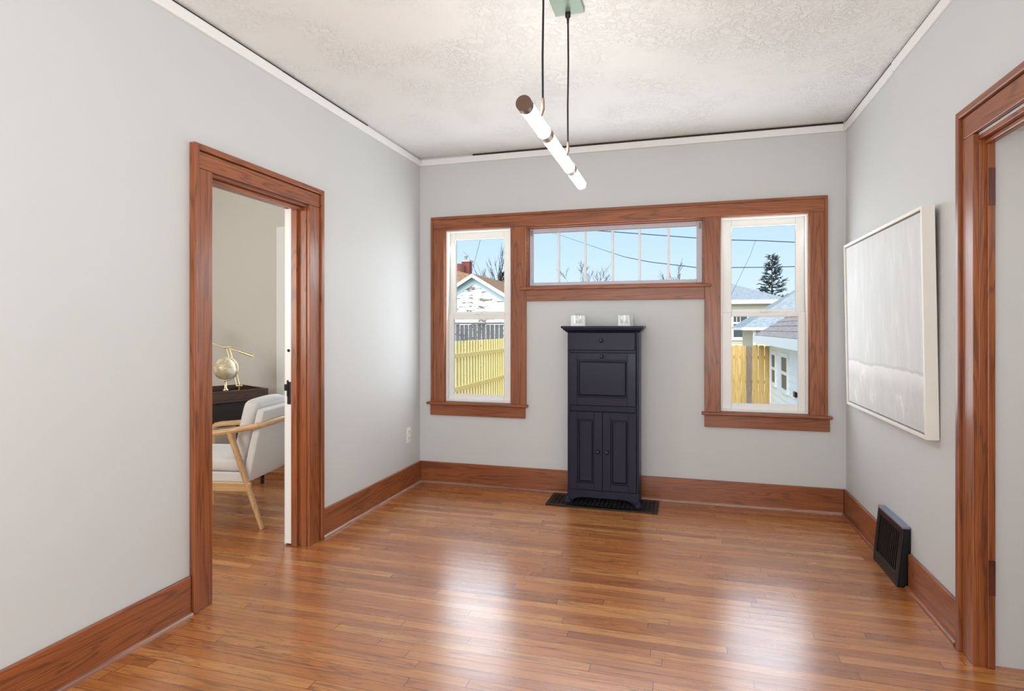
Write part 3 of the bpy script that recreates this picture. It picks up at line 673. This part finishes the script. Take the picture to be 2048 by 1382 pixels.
# ------------------------------------------------------------------ outside
GZ = -1.0
struct(MB().box(-60, 60, 5.4, 90, GZ-.3, GZ).build('ground', plain('winter_lawn', lin(168, 166, 140), .9, noise=.2, bump=.5)), 'yard ground outside', 'ground')
def siding_mat(name, col, peel=0):
    n = NT(name); v = n.coords((1, 1, 4))
    if peel:
        f = n.ramp(n.noise(v, 3.2, 6, .62, .4), [(.55, g(0)), (.58, g(1))]); n.l(n.mix(f, col, lin(112, 100, 88)), n.p.inputs['Base Color'])
    else: n.set(Base_Color=col)
    n.set(Roughness=.6); return n.m
def shingle_mat(name, c1, c2):
    n = NT(name); f = n.noise(n.coords((3, 3, 9)), 3, 5, .7); n.l(n.ramp(f, [(.35, c1), (.65, c2)]), n.p.inputs['Base Color']); n.set(Roughness=.9); n.bump(f, .5, .02); return n.m
SID = siding_mat('white_siding', lin(235, 237, 240)); PEEL = siding_mat('peeling_white_siding', lin(238, 240, 244), 1); BEIGE = siding_mat('beige_siding', lin(205, 196, 175))
BROOF = shingle_mat('brown_shingles', lin(120, 84, 56), lin(172, 132, 96)); GROOF = shingle_mat('grey_shingles', lin(122, 130, 136), lin(160, 168, 172)); TROOF = shingle_mat('taupe_shingles', lin(128, 116, 112), lin(172, 160, 156))
EXW = plain('white_fascia', lin(236, 238, 240), .5); BLUET = plain('pale_blue_trim', lin(186, 214, 222), .5); DPANE = plain('dark_pane', lin(74, 84, 84), .3, spec=.15); BRICK = None
n = NT('red_brick'); bt = n.n('TexBrick'); n.l(n.coords((5, 5, 5), False), bt.inputs['Vector']); bt.inputs['Color1'].default_value = lin(142, 62, 50); bt.inputs['Color2'].default_value = lin(112, 48, 42); bt.inputs['Mortar'].default_value = lin(170, 140, 128); bt.inputs['Scale'].default_value = 2.2
n.l(bt.outputs[0], n.p.inputs['Base Color']); n.set(Roughness=.85); BRICK = n.m
def lap_wall(mb, p0, p1, z0, z1, pitch, outn, width_at=None, t=.022):
    """clapboards between p0 and p1 (xy); width_at(z) -> (s0, s1) fractions; outn = outward xy normal"""
    p0, p1, o = Vector(p0), Vector(p1), Vector(outn); z = z0
    while z < z1-1e-4:
        zz = min(z+pitch, z1)
        s = width_at((z+zz)/2) if width_at else (0, 1)
        if s[1] > s[0]:
            a, b = p0.lerp(p1, s[0]), p0.lerp(p1, s[1])
            lo = [(a+o*t).to_3d()+Vector((0, 0, z)), (b+o*t).to_3d()+Vector((0, 0, z)), b.to_3d()+Vector((0, 0, z)), a.to_3d()+Vector((0, 0, z))]
            hi = [(a+o*.004).to_3d()+Vector((0, 0, zz)), (b+o*.004).to_3d()+Vector((0, 0, zz)), b.to_3d()+Vector((0, 0, zz)), a.to_3d()+Vector((0, 0, zz))]
            mb.hexa(lo, hi)
        z = zz
    return mb
def V2(v): return Vector((v.x, v.y))
def hip_roof(mb, x0, x1, y0, y1, z, rise, run, t=.08):
    """hip roof over a rectangle; run = horizontal distance from eave to ridge"""
    if x1-x0 >= y1-y0: r = [(x0+run, (y0+y1)/2), (x1-run, (y0+y1)/2)]
    else: r = [((x0+x1)/2, y0+run), ((x0+x1)/2, y1-run)]
    e = [(x0, y0, z), (x1, y0, z), (x1, y1, z), (x0, y1, z)]; rr = [(r[0][0], r[0][1], z+rise), (r[1][0], r[1][1], z+rise)]
    vs = e+rr+[(a, b, z-t) for a, b, c in e]
    if x1-x0 >= y1-y0: fs = [(0, 1, 5, 4), (1, 2, 5), (2, 3, 4, 5), (3, 0, 4)]
    else: fs = [(0, 1, 4), (1, 2, 5, 4), (2, 3, 5), (3, 0, 4, 5)]
    fs += [(6, 7, 1, 0), (7, 8, 2, 1), (8, 9, 3, 2), (9, 6, 0, 3), (9, 8, 7, 6)]
    return mb.add(vs, fs)
# left: white garage with a gable towards the room
ax = at(949.8, 552, 20.0)
gx, gy, gz, hw, sl = ax.x, ax.y, ax.z, 2.6, .60
ga = thing('garage', 'white garage gable with peeling paint outside the left window', 'garage', (gx, gy, GZ))
def gab(z): k = min(1, max(0, (gz-.06-z)/sl/hw)); return (.5-k/2, .5+k/2)
lap_wall(MB(), (gx-hw, gy), (gx+hw, gy), GZ, gz-.06, .135, (0, -1), gab).build('gable_wall', PEEL, ga, world=True)
MB().box(gx-hw, gx+hw, gy+.001, gy+5, GZ, gz-sl*hw-.05).build('side_walls', SID, ga, world=True)
for sg in (-1, 1):
    e = Vector((gx+sg*(hw+.35), gy-.30, gz-sl*(hw+.35))); a = Vector((gx, gy-.30, gz))
    MB().prism([a, e, e+Vector((0, 0, .06)), a+Vector((0, 0, .06))], (0, 5.6, 0)).build('roof_slope', BROOF, ga, world=True)
    MB().prism([a+Vector((0, -.02, .05)), e+Vector((0, -.02, .05)), e+Vector((0, -.02, -.07)), a+Vector((0, -.02, -.07))], (0, .03, 0)).build('rake_board', EXW, ga, world=True)
    MB().prism([a+Vector((0, .26, -.01)), e+Vector((0, .26, -.01)), e+Vector((0, .26, -.26)), a+Vector((0, .26, -.26))], (0, .03, 0)).build('frieze_board', BLUET, ga, world=True)
# behind it: brown roofed house with brick chimney
hp = at(912, 541, 29.0); he = at(1012, 567.5, 27.2)
hs = thing('house', 'brown roofed house with brick chimney behind the white garage', 'house', (hp.x-4, hp.y+3, GZ))
ev = at(1080, 588, 26.0)
MB().add([(hp.x-7, hp.y, hp.z+.9), hp+Vector((-.9, 0, .18)), hp, he, ev, (ev.x-14, ev.y, ev.z), (hp.x-7, hp.y+4, hp.z-2), (ev.x, ev.y+5.5, ev.z)], [(5, 4, 3, 2, 1, 0), (0, 1, 2, 7, 6), (2, 3, 4, 7)]).build('roof', BROOF, hs, world=True)
MB().box(ev.x-13.5, ev.x-.5, ev.y+.5, ev.y+5, GZ, ev.z-.05).build('wall', BEIGE, hs, world=True)
cp = at(932, 538, 31.5); k = 31.5/F_PX
c1 = MB().box(cp.x-8*k, cp.x+8*k, cp.y-.1, cp.y+.35, cp.z-.6, cp.z+17*k).build('chimney', BRICK, hs, world=True)
MB().box(cp.x-9.5*k, cp.x+9.5*k, cp.y-.13, cp.y+.38, cp.z+14*k, cp.z+17.5*k).build('chimney_cap', plain('pale_mortar', lin(180, 170, 165), .8), hs, world=True)
MB().lathe([(2.6*k, 17*k), (2.4*k, 24*k), (3.6*k, 25*k), (3.6*k, 27.5*k), (0, 28*k)], (cp.x-1.5*k, cp.y+.1, cp.z), 16).build('flue', plain('galvanised_flue', lin(176, 176, 170), .4, .5), hs, world=True)
cp2 = at(917, 543, 31.0)
MB().box(cp2.x-10*k, cp2.x+6*k, cp2.y-.1, cp2.y+.4, cp2.z-.5, cp2.z+15*k).build('chimney', BRICK, hs, world=True)
# old grey fence
OLDW = wood('weathered_grey_boards', 'z', lin(54, 54, 54), lin(92, 92, 92), lin(116, 116, 115), .85, 0, 1, .5)
of = thing('fence', 'old weathered grey board fence behind the new yellow fence', 'fence', (-6.0, 17.6, GZ))
ft = at(958, 646, 18.0).z
random.seed(4)
mb = MB()
for kx in range(34):
    x = -9.0+kx*.145; mb.box(x, x+.122, 17.6, 17.622, GZ, ft-.03-random.random()*.02)
mb.build('board_panel', OLDW, of, world=True)
MB().box(-9.1, -4.0, 17.56, 17.66, ft-.03, ft+.02).build('top_rail', OLDW, of, world=True)
# new yellow fence running away along the yard
YELW = wood('fresh_yellow_boards', 'z', lin(214, 172, 92), lin(250, 214, 130), lin(252, 226, 152), .7, 0, 1, .35)
nf = thing('fence', 'new yellow picket fence seen from behind in left window', 'fence', (-4.45, 12.5, GZ))
for kx in range(26):
    y = 10.6+kx*.184; tp = 1.10+.0*kx
    MB().box(-4.49, -4.465, y-.045, y+.045, GZ+.03, tp).build('picket', YELW, nf, .004, world=True)
for zr in (-.55, .12, .80): MB().box(-4.463, -4.42, 10.4, 15.35, zr-.045, zr+.045).build('rail', YELW, nf, .004, world=True)
MB().box(-4.50, -4.40, 15.30, 15.40, GZ, 1.16).build('post', YELW, nf, .004, world=True)
def leafball(mb, c, r, n, s, seed, squash=1):
    rr = random.Random(seed)
    for i in range(n):
        d = Vector((rr.gauss(0, 1), rr.gauss(0, 1), rr.gauss(0, 1))).normalized()*r*(rr.random()**.4); d.z *= squash
        p = Vector(c)+d; a = Vector((rr.gauss(0, 1), rr.gauss(0, 1), rr.gauss(0, 1))).normalized(); b = a.orthogonal().normalized()
        mb.add([p-a*s, p+b*s*.5, p+a*s, p-b*s*.5], [(0, 1, 2, 3)])
    return mb
sb = thing('shrub', 'small green shrub at the far end of the yellow fence', 'shrub', (-3.95, 15.5, GZ))
leafball(MB(), (-3.95, 15.5, GZ+.45), .40, 300, .07, 3).build('foliage', plain('shrub_green', lin(70, 96, 52), .7, noise=.3), sb, world=True)
MB().tube([(-3.95, 15.5, GZ), (-3.95, 15.5, GZ+.4)], .02, 6).build('stem', OLDW, sb, world=True)
# trees
BARK = plain('grey_bark', lin(86, 78, 74), .9, noise=.2)
def bare_tree(base, h, seed, label, levels=4, r0=None, lean=0, spread=.55):
    t = thing('bare_tree', label, 'tree', base, group='bare trees beyond the yard'); rr = random.Random(seed); trunk = MB(); br = MB(); r0 = r0 or h*.018
    def grow(p, d, ln, r, lev):
        pts = [p]; q = p.copy(); dd = d.copy()
        for i in range(4):
            j = .02 if lev == 0 else .09; dd = (dd+Vector((rr.gauss(0, j), rr.gauss(0, j), rr.gauss(.03, .05)))).normalized(); q = q+dd*ln/4; pts.append(q.copy())
        (trunk if lev == 0 else br).tube(pts, [r, r*.88, r*.74, r*.62, r*.45], 6 if lev < 2 else 4, caps=False)
        if lev < levels:
            for i in range(rr.randint(3, 4) if lev else 6):
                k = rr.randint(1, 4); s = pts[k]; ax = Vector((rr.gauss(0, 1), rr.gauss(0, 1), rr.gauss(0, .3))).normalized()
                nd = (dd+ax*spread*rr.uniform(.7, 1.3)).normalized(); grow(s, nd, ln*rr.uniform(.42, .62), max(.012, r*(.9-.13*k)*.66), lev+1)
    grow(Vector((0, 0, 0)), Vector((lean, 0, 1)).normalized(), h*.55, r0, 0)
    trunk.build('trunk', BARK, t); br.build('branches', BARK, t)
    return t
def tree_at(u, vtop, dd, seed, label, **kw):
    p = at(u, vtop, dd); return bare_tree((p.x, p.y, GZ), p.z-GZ, seed, label, **kw)
tree_at(971, 508, 41, 2, 'thin bare tree right of the garage peak in the left window', spread=.4, levels=3)
tree_at(1001, 482, 38, 5, 'taller bare tree at right edge of the left window', spread=.3, levels=3)
tree_at(1157, 520, 46, 7, 'dense bare tree leftmost low in the transom window', spread=.5)
tree_at(1187, 530, 52, 9, 'bare tree low in the transom, third pane from left', spread=.5)
tree_at(1205, 533, 58, 12, 'slender bare tree in the third transom pane beside its muntin', spread=.35)
tree_at(1237, 545, 64, 14, 'small bare tree at the fourth transom pane', spread=.4)
tree_at(1368, 488, 45, 17, 'tall wispy bare tree in the rightmost transom pane', spread=.25, r0=.05)
NEED = plain('dark_spruce_green', lin(58, 70, 64), .8, noise=.25)
def spruce(base, h, rad, label, name='spruce_tree', seed=1, topfrac=0.0):
    t = thing(name, label, 'tree', base); rr = random.Random(seed)
    MB().tube([(0, 0, 0), (0, 0, h*.6), (0, 0, h)], [h*.016, h*.009, .015], 8).build('trunk', BARK, t)
    mb = MB(); z = h*.12
    while z < h*.985:
        k = 1-z/h; L0 = rad*k**.85
        for i in range(max(4, int(9*k+4))):
            a = rr.random()*2*math.pi; ln = L0*rr.uniform(.65, 1.15)+.08; dr = Vector((math.cos(a), math.sin(a), rr.uniform(.05, .45)*(1-.6*k)))
            pts = [Vector((0, 0, z)), Vector((0, 0, z))+dr*ln*.6+Vector((0, 0, -.10*ln*k)), Vector((0, 0, z))+dr*ln+Vector((0, 0, .05*ln))]
            mb.tube(pts, [.02, .012, .006], 4, caps=False)
            for j in range(int(5+ln*7)):
                f = rr.uniform(.25, 1.0); p = pts[0].lerp(pts[1], f/.6) if f < .6 else pts[1].lerp(pts[2], (f-.6)/.4)
                dd = (dr.normalized()+Vector((rr.gauss(0, .5), rr.gauss(0, .5), rr.gauss(0, .35)))).normalized(); s = rr.uniform(.16, .34)
                sd = dd.orthogonal().normalized()*.05; q = p+dd*s
                mb.add([p-sd, p+sd, q+sd*.5, q-sd*.5], [(0, 1, 2, 3)])
        z += h*.032*(.5+k)
    mb.build('needles', NEED, t); return t
sp = at(1544, 508, 44); spruce((sp.x, sp.y, GZ), sp.z-GZ, 2.3, 'dark green spruce tree behind roofs in the right window', seed=6)
sp = at(1004, 543, 44); spruce((sp.x, sp.y, GZ), sp.z-GZ, .75, 'small dark evergreen at right edge of the left window', 'evergreen_tree', 8)
# power lines
WIRE = plain('dark_cable', lin(58, 68, 78), .6)
def wire(pts, label, r=.018):
    o = MB().tube([at(*p) for p in pts], r, 6).build('power_line', WIRE); return tag(o, label, 'power line')
wire([(-900, 330, 30), (400, 405, 30), (1040, 450, 30), (1190, 461, 30), (1393, 476, 30), (1463, 480, 30), (1528, 481.5, 30), (1591, 484.5, 30), (1800, 494, 30), (3400, 560, 30)], 'thick upper power line crossing transom and right window', .024)
wire([(300, 250, 26), (1120, 470, 26), (1216, 503, 26), (1250, 514, 26), (1300, 524, 26), (1393, 535, 26), (1463, 535, 26), (1530, 534.5, 26), (1591, 533, 26), (1800, 527, 26), (3400, 470, 26)], 'lower sagging power line crossing in front of the spruce', [.006, .006, .010, .014, .018, .02, .02, .02, .02, .02, .02])
wire([(1511, 481, 30), (1500, 512, 28), (1464, 586, 24), (1440, 640, 22)], 'thin slanted drop wire in the right window', .008)
wire([(985, 380, 20), (959, 486, 22), (945, 540, 25), (933, 556, 27)], 'thin slanted wire in front of the chimney in left window', .007)
# right: yellow fence
rf = thing('fence', 'yellow board fence beside the white garage in right window', 'fence', (0.6, 16.2, GZ))
BRNW = wood('tan_fence_boards', 'z', lin(150, 112, 54), lin(196, 160, 92), lin(214, 180, 112), .75, 0, 1, .4)
GRYB = wood('grey_brown_board', 'z', lin(96, 82, 70), lin(134, 118, 104), lin(150, 134, 120), .8, 0, 1, .4)
base = at(1541, 692, 15.0)
for kx in range(16):
    x1 = base.x-kx*.146-.004; x0 = x1-.134; zt = base.z+.01*((kx*7) % 3)
    poly = [(x0, 16.2, GZ), (x1, 16.2, GZ), (x1, 16.2, zt-.03), (x1-.025, 16.2, zt), (x0+.025, 16.2, zt), (x0, 16.2, zt-.03)]
    o = MB().prism(poly, (0, .022, 0)).build('board', GRYB if kx == 3 else BRNW, rf, world=True)
    if kx == 3: o['label'] = 'grey brown weathered board'
for zr in (-.6, .0, .62): MB().box(base.x-2.4, base.x, 16.222, 16.26, zr-.04, zr+.04).build('rail', BRNW, rf, world=True)
# right: white garage, wall along the yard
GX, GY0, GY1, GE = 2.12, 8.6, 16.15, 1.06
wg = thing('garage', 'white sided garage with two narrow windows in the right window', 'garage', (GX+2, 12.4, GZ))
lap_wall(MB(), (GX, GY0), (GX, GY1), GZ, GE, .16, (-1, 0)).build('side_wall', SID, wg, world=True)
MB().box(GX+.002, GX+4.2, GY0, GY1, GZ, GE).build('walls', SID, wg, world=True)
MB().box(GX-.035, GX+.03, GY1-.06, GY1+.03, GZ, GE).build('corner_board', EXW, wg, world=True)
SLR = .63
a = (GX-.36, GY0-.3, GE+.05); bq = (GX+2.1, GY0-.3, GE+.05+SLR*2.46)
MB().prism([a, bq, (bq[0], bq[1], bq[2]+.07), (a[0], a[1], a[2]+.07)], (0, GY1-GY0+.55, 0)).build('roof_slope', TROOF, wg, world=True)
c2 = (GX+4.56, GY0-.3, GE+.05)
MB().prism([bq, c2, (c2[0], c2[1], c2[2]+.07), (bq[0], bq[1], bq[2]+.07)], (0, GY1-GY0+.55, 0)).build('roof_slope', TROOF, wg, world=True)
MB().box(GX-.39, GX-.35, GY0-.3, GY1+.25, GE-.06, GE+.12).box(GX-.36, GX, GY0-.3, GY1+.25, GE-.02, GE+.0).build('fascia', EXW, wg, world=True)
MB().prism([(a[0], GY1+.25, a[2]-.1), (bq[0], GY1+.25, bq[2]-.1), (bq[0], GY1+.25, bq[2]+.075), (a[0], GY1+.25, a[2]+.075)], (0, .03, 0)).build('rake_board', EXW, wg, world=True)
# shingle courses as small steps
mb = MB()
for kx in range(14):
    s = (kx+.5)/14; x = a[0]+2.46*s; z = a[2]+.07+SLR*2.46*s
    mb.prism([(x-.09, GY0-.3, z-SLR*.09+.018), (x+.09, GY0-.3, z+SLR*.09+.002), (x+.09, GY0-.3, z+SLR*.09-.01), (x-.09, GY0-.3, z-SLR*.09-.01)], (0, GY1-GY0+.55, 0))
mb.build('shingle_courses', TROOF, wg, world=True)
def hit_x(u, v, X):
    q = at(u, v, 1.0)-Vector((0, 0, EYE)); t = X/q.x; return Vector((X, q.y*t, EYE+q.z*t))
for (u0, u1, vt, vb) in ((1545.5, 1554.5, 708, 766), (1565, 1579, 713, 780)):
    A, Bq = hit_x(u0, vt, GX), hit_x(u1, vb, GX); ya, yb = min(A.y, Bq.y), max(A.y, Bq.y); zb, zt = hit_x((u0+u1)/2, vb, GX).z, hit_x((u0+u1)/2, vt, GX).z
    wf = MB(); wf.box(GX-.05, GX-.01, ya-.02, ya+.07, zb-.07, zt+.07).box(GX-.05, GX-.01, yb-.07, yb+.02, zb-.07, zt+.07).box(GX-.05, GX-.01, ya+.07, yb-.07, zt-.02, zt+.07).box(GX-.06, GX-.01, ya+.07, yb-.07, zb-.07, zb+.02).box(GX-.045, GX-.01, ya+.07, yb-.07, (zb+zt)/2-.035, (zb+zt)/2+.035)
    wfo = wf.build('window', EXW, wg, world=True)
    MB().box(GX-.03, GX-.012, ya+.07, yb-.07, zb+.02, zt-.02).build('pane', DPANE, wfo).location = -Vector(wg.location)
vv = hit_x(1594.5, 789, GX); MB().box(GX-.06, GX, vv.y-.09, vv.y+.09, vv.z-.05, vv.z+.05).build('dryer_vent', BLACK, wg, world=True)
# middle grey hip roof
mp = at(1485, 657, 22)
mh = thing('shed', 'beige outbuilding with grey hip roof behind the white garage', 'shed', (mp.x+3, mp.y+3, GZ))
hip_roof(MB(), mp.x, mp.x+8, mp.y, mp.y+6, mp.z+.03, 2.0, 3.0).build('roof', GROOF, mh, world=True)
MB().box(mp.x, mp.x+8, mp.y-.03, mp.y, mp.z-.06, mp.z+.04).box(mp.x-.03, mp.x, mp.y-.03, mp.y+6, mp.z-.06, mp.z+.04).build('gutter', EXW, mh, world=True)
MB().box(mp.x+.5, mp.x+7.6, mp.y+.45, mp.y+5.6, GZ, mp.z-.04).build('wall', BEIGE, mh, world=True)
MB().box(mp.x+.40, mp.x+.50, mp.y+.33, mp.y+.43, GZ, mp.z-.04).box(mp.x+.9, mp.x+.96, mp.y+.36, mp.y+.42, GZ, mp.z-.04).build('downspout', EXW, mh, world=True)
# far house with grey hip roof
hpz = at(1583, 600, 30)
fh = thing('house', 'beige house with grey hip roof in the right window', 'house', (hpz.x-5, hpz.y+4, GZ))
HX1, HY0 = hpz.x, hpz.y
hip_roof(MB(), HX1-8.3, HX1, HY0, HY0+7.9, hpz.z+.03, 1.55, 3.95).build('roof', GROOF, fh, world=True)
MB().box(HX1-8.3, HX1, HY0-.04, HY0, hpz.z-.16, hpz.z+.04).box(HX1-8.3, HX1, HY0, HY0+.6, hpz.z-.16, hpz.z-.10).build('fascia', EXW, fh, world=True)
lap_wall(MB(), (HX1-7.7, HY0+.6), (HX1-.6, HY0+.6), GZ, hpz.z-.1, .2, (0, -1)).build('front_wall', BEIGE, fh, world=True)
MB().box(HX1-7.7, HX1-.6, HY0+.602, HY0+7.3, GZ, hpz.z-.1).build('walls', BEIGE, fh, world=True)
def hit_y(u, v, Y):
    q = at(u, v, 1.0)-Vector((0, 0, EYE)); t = Y/q.y; return Vector((q.x*t, Y, EYE+q.z*t))
A, Bq = hit_y(1459, 626, HY0+.55), hit_y(1503, 681, HY0+.55)
xa, xb, za, zb = A.x, Bq.x, Bq.z, A.z
wf = ring(MB(), xa, xb, za, zb, xa+.2, xb-.22, za+.17, zb-.15, HY0+.50, HY0+.58); zm = hit_y(1480, 646, HY0+.55).z; wf.box(xa+.2, xb-.22, HY0+.52, HY0+.58, zm-.05, zm+.05)
wfo = wf.build('window', EXW, fh, world=True)
MB().box(xa+.2, xb-.22, HY0+.56, HY0+.575, za+.17, zm-.05).box(xa+.2, xb-.22, HY0+.56, HY0+.575, zm+.05, zb-.15).build('pane', DPANE, wfo).location = -Vector(fh.location)
MB().box(xa+.34, xa+.37, HY0+.535, HY0+.555, zm, zb-.15).box(xa+.52, xa+.55, HY0+.535, HY0+.555, zm, zb-.15).build('grille', EXW, wfo).location = -Vector(fh.location)
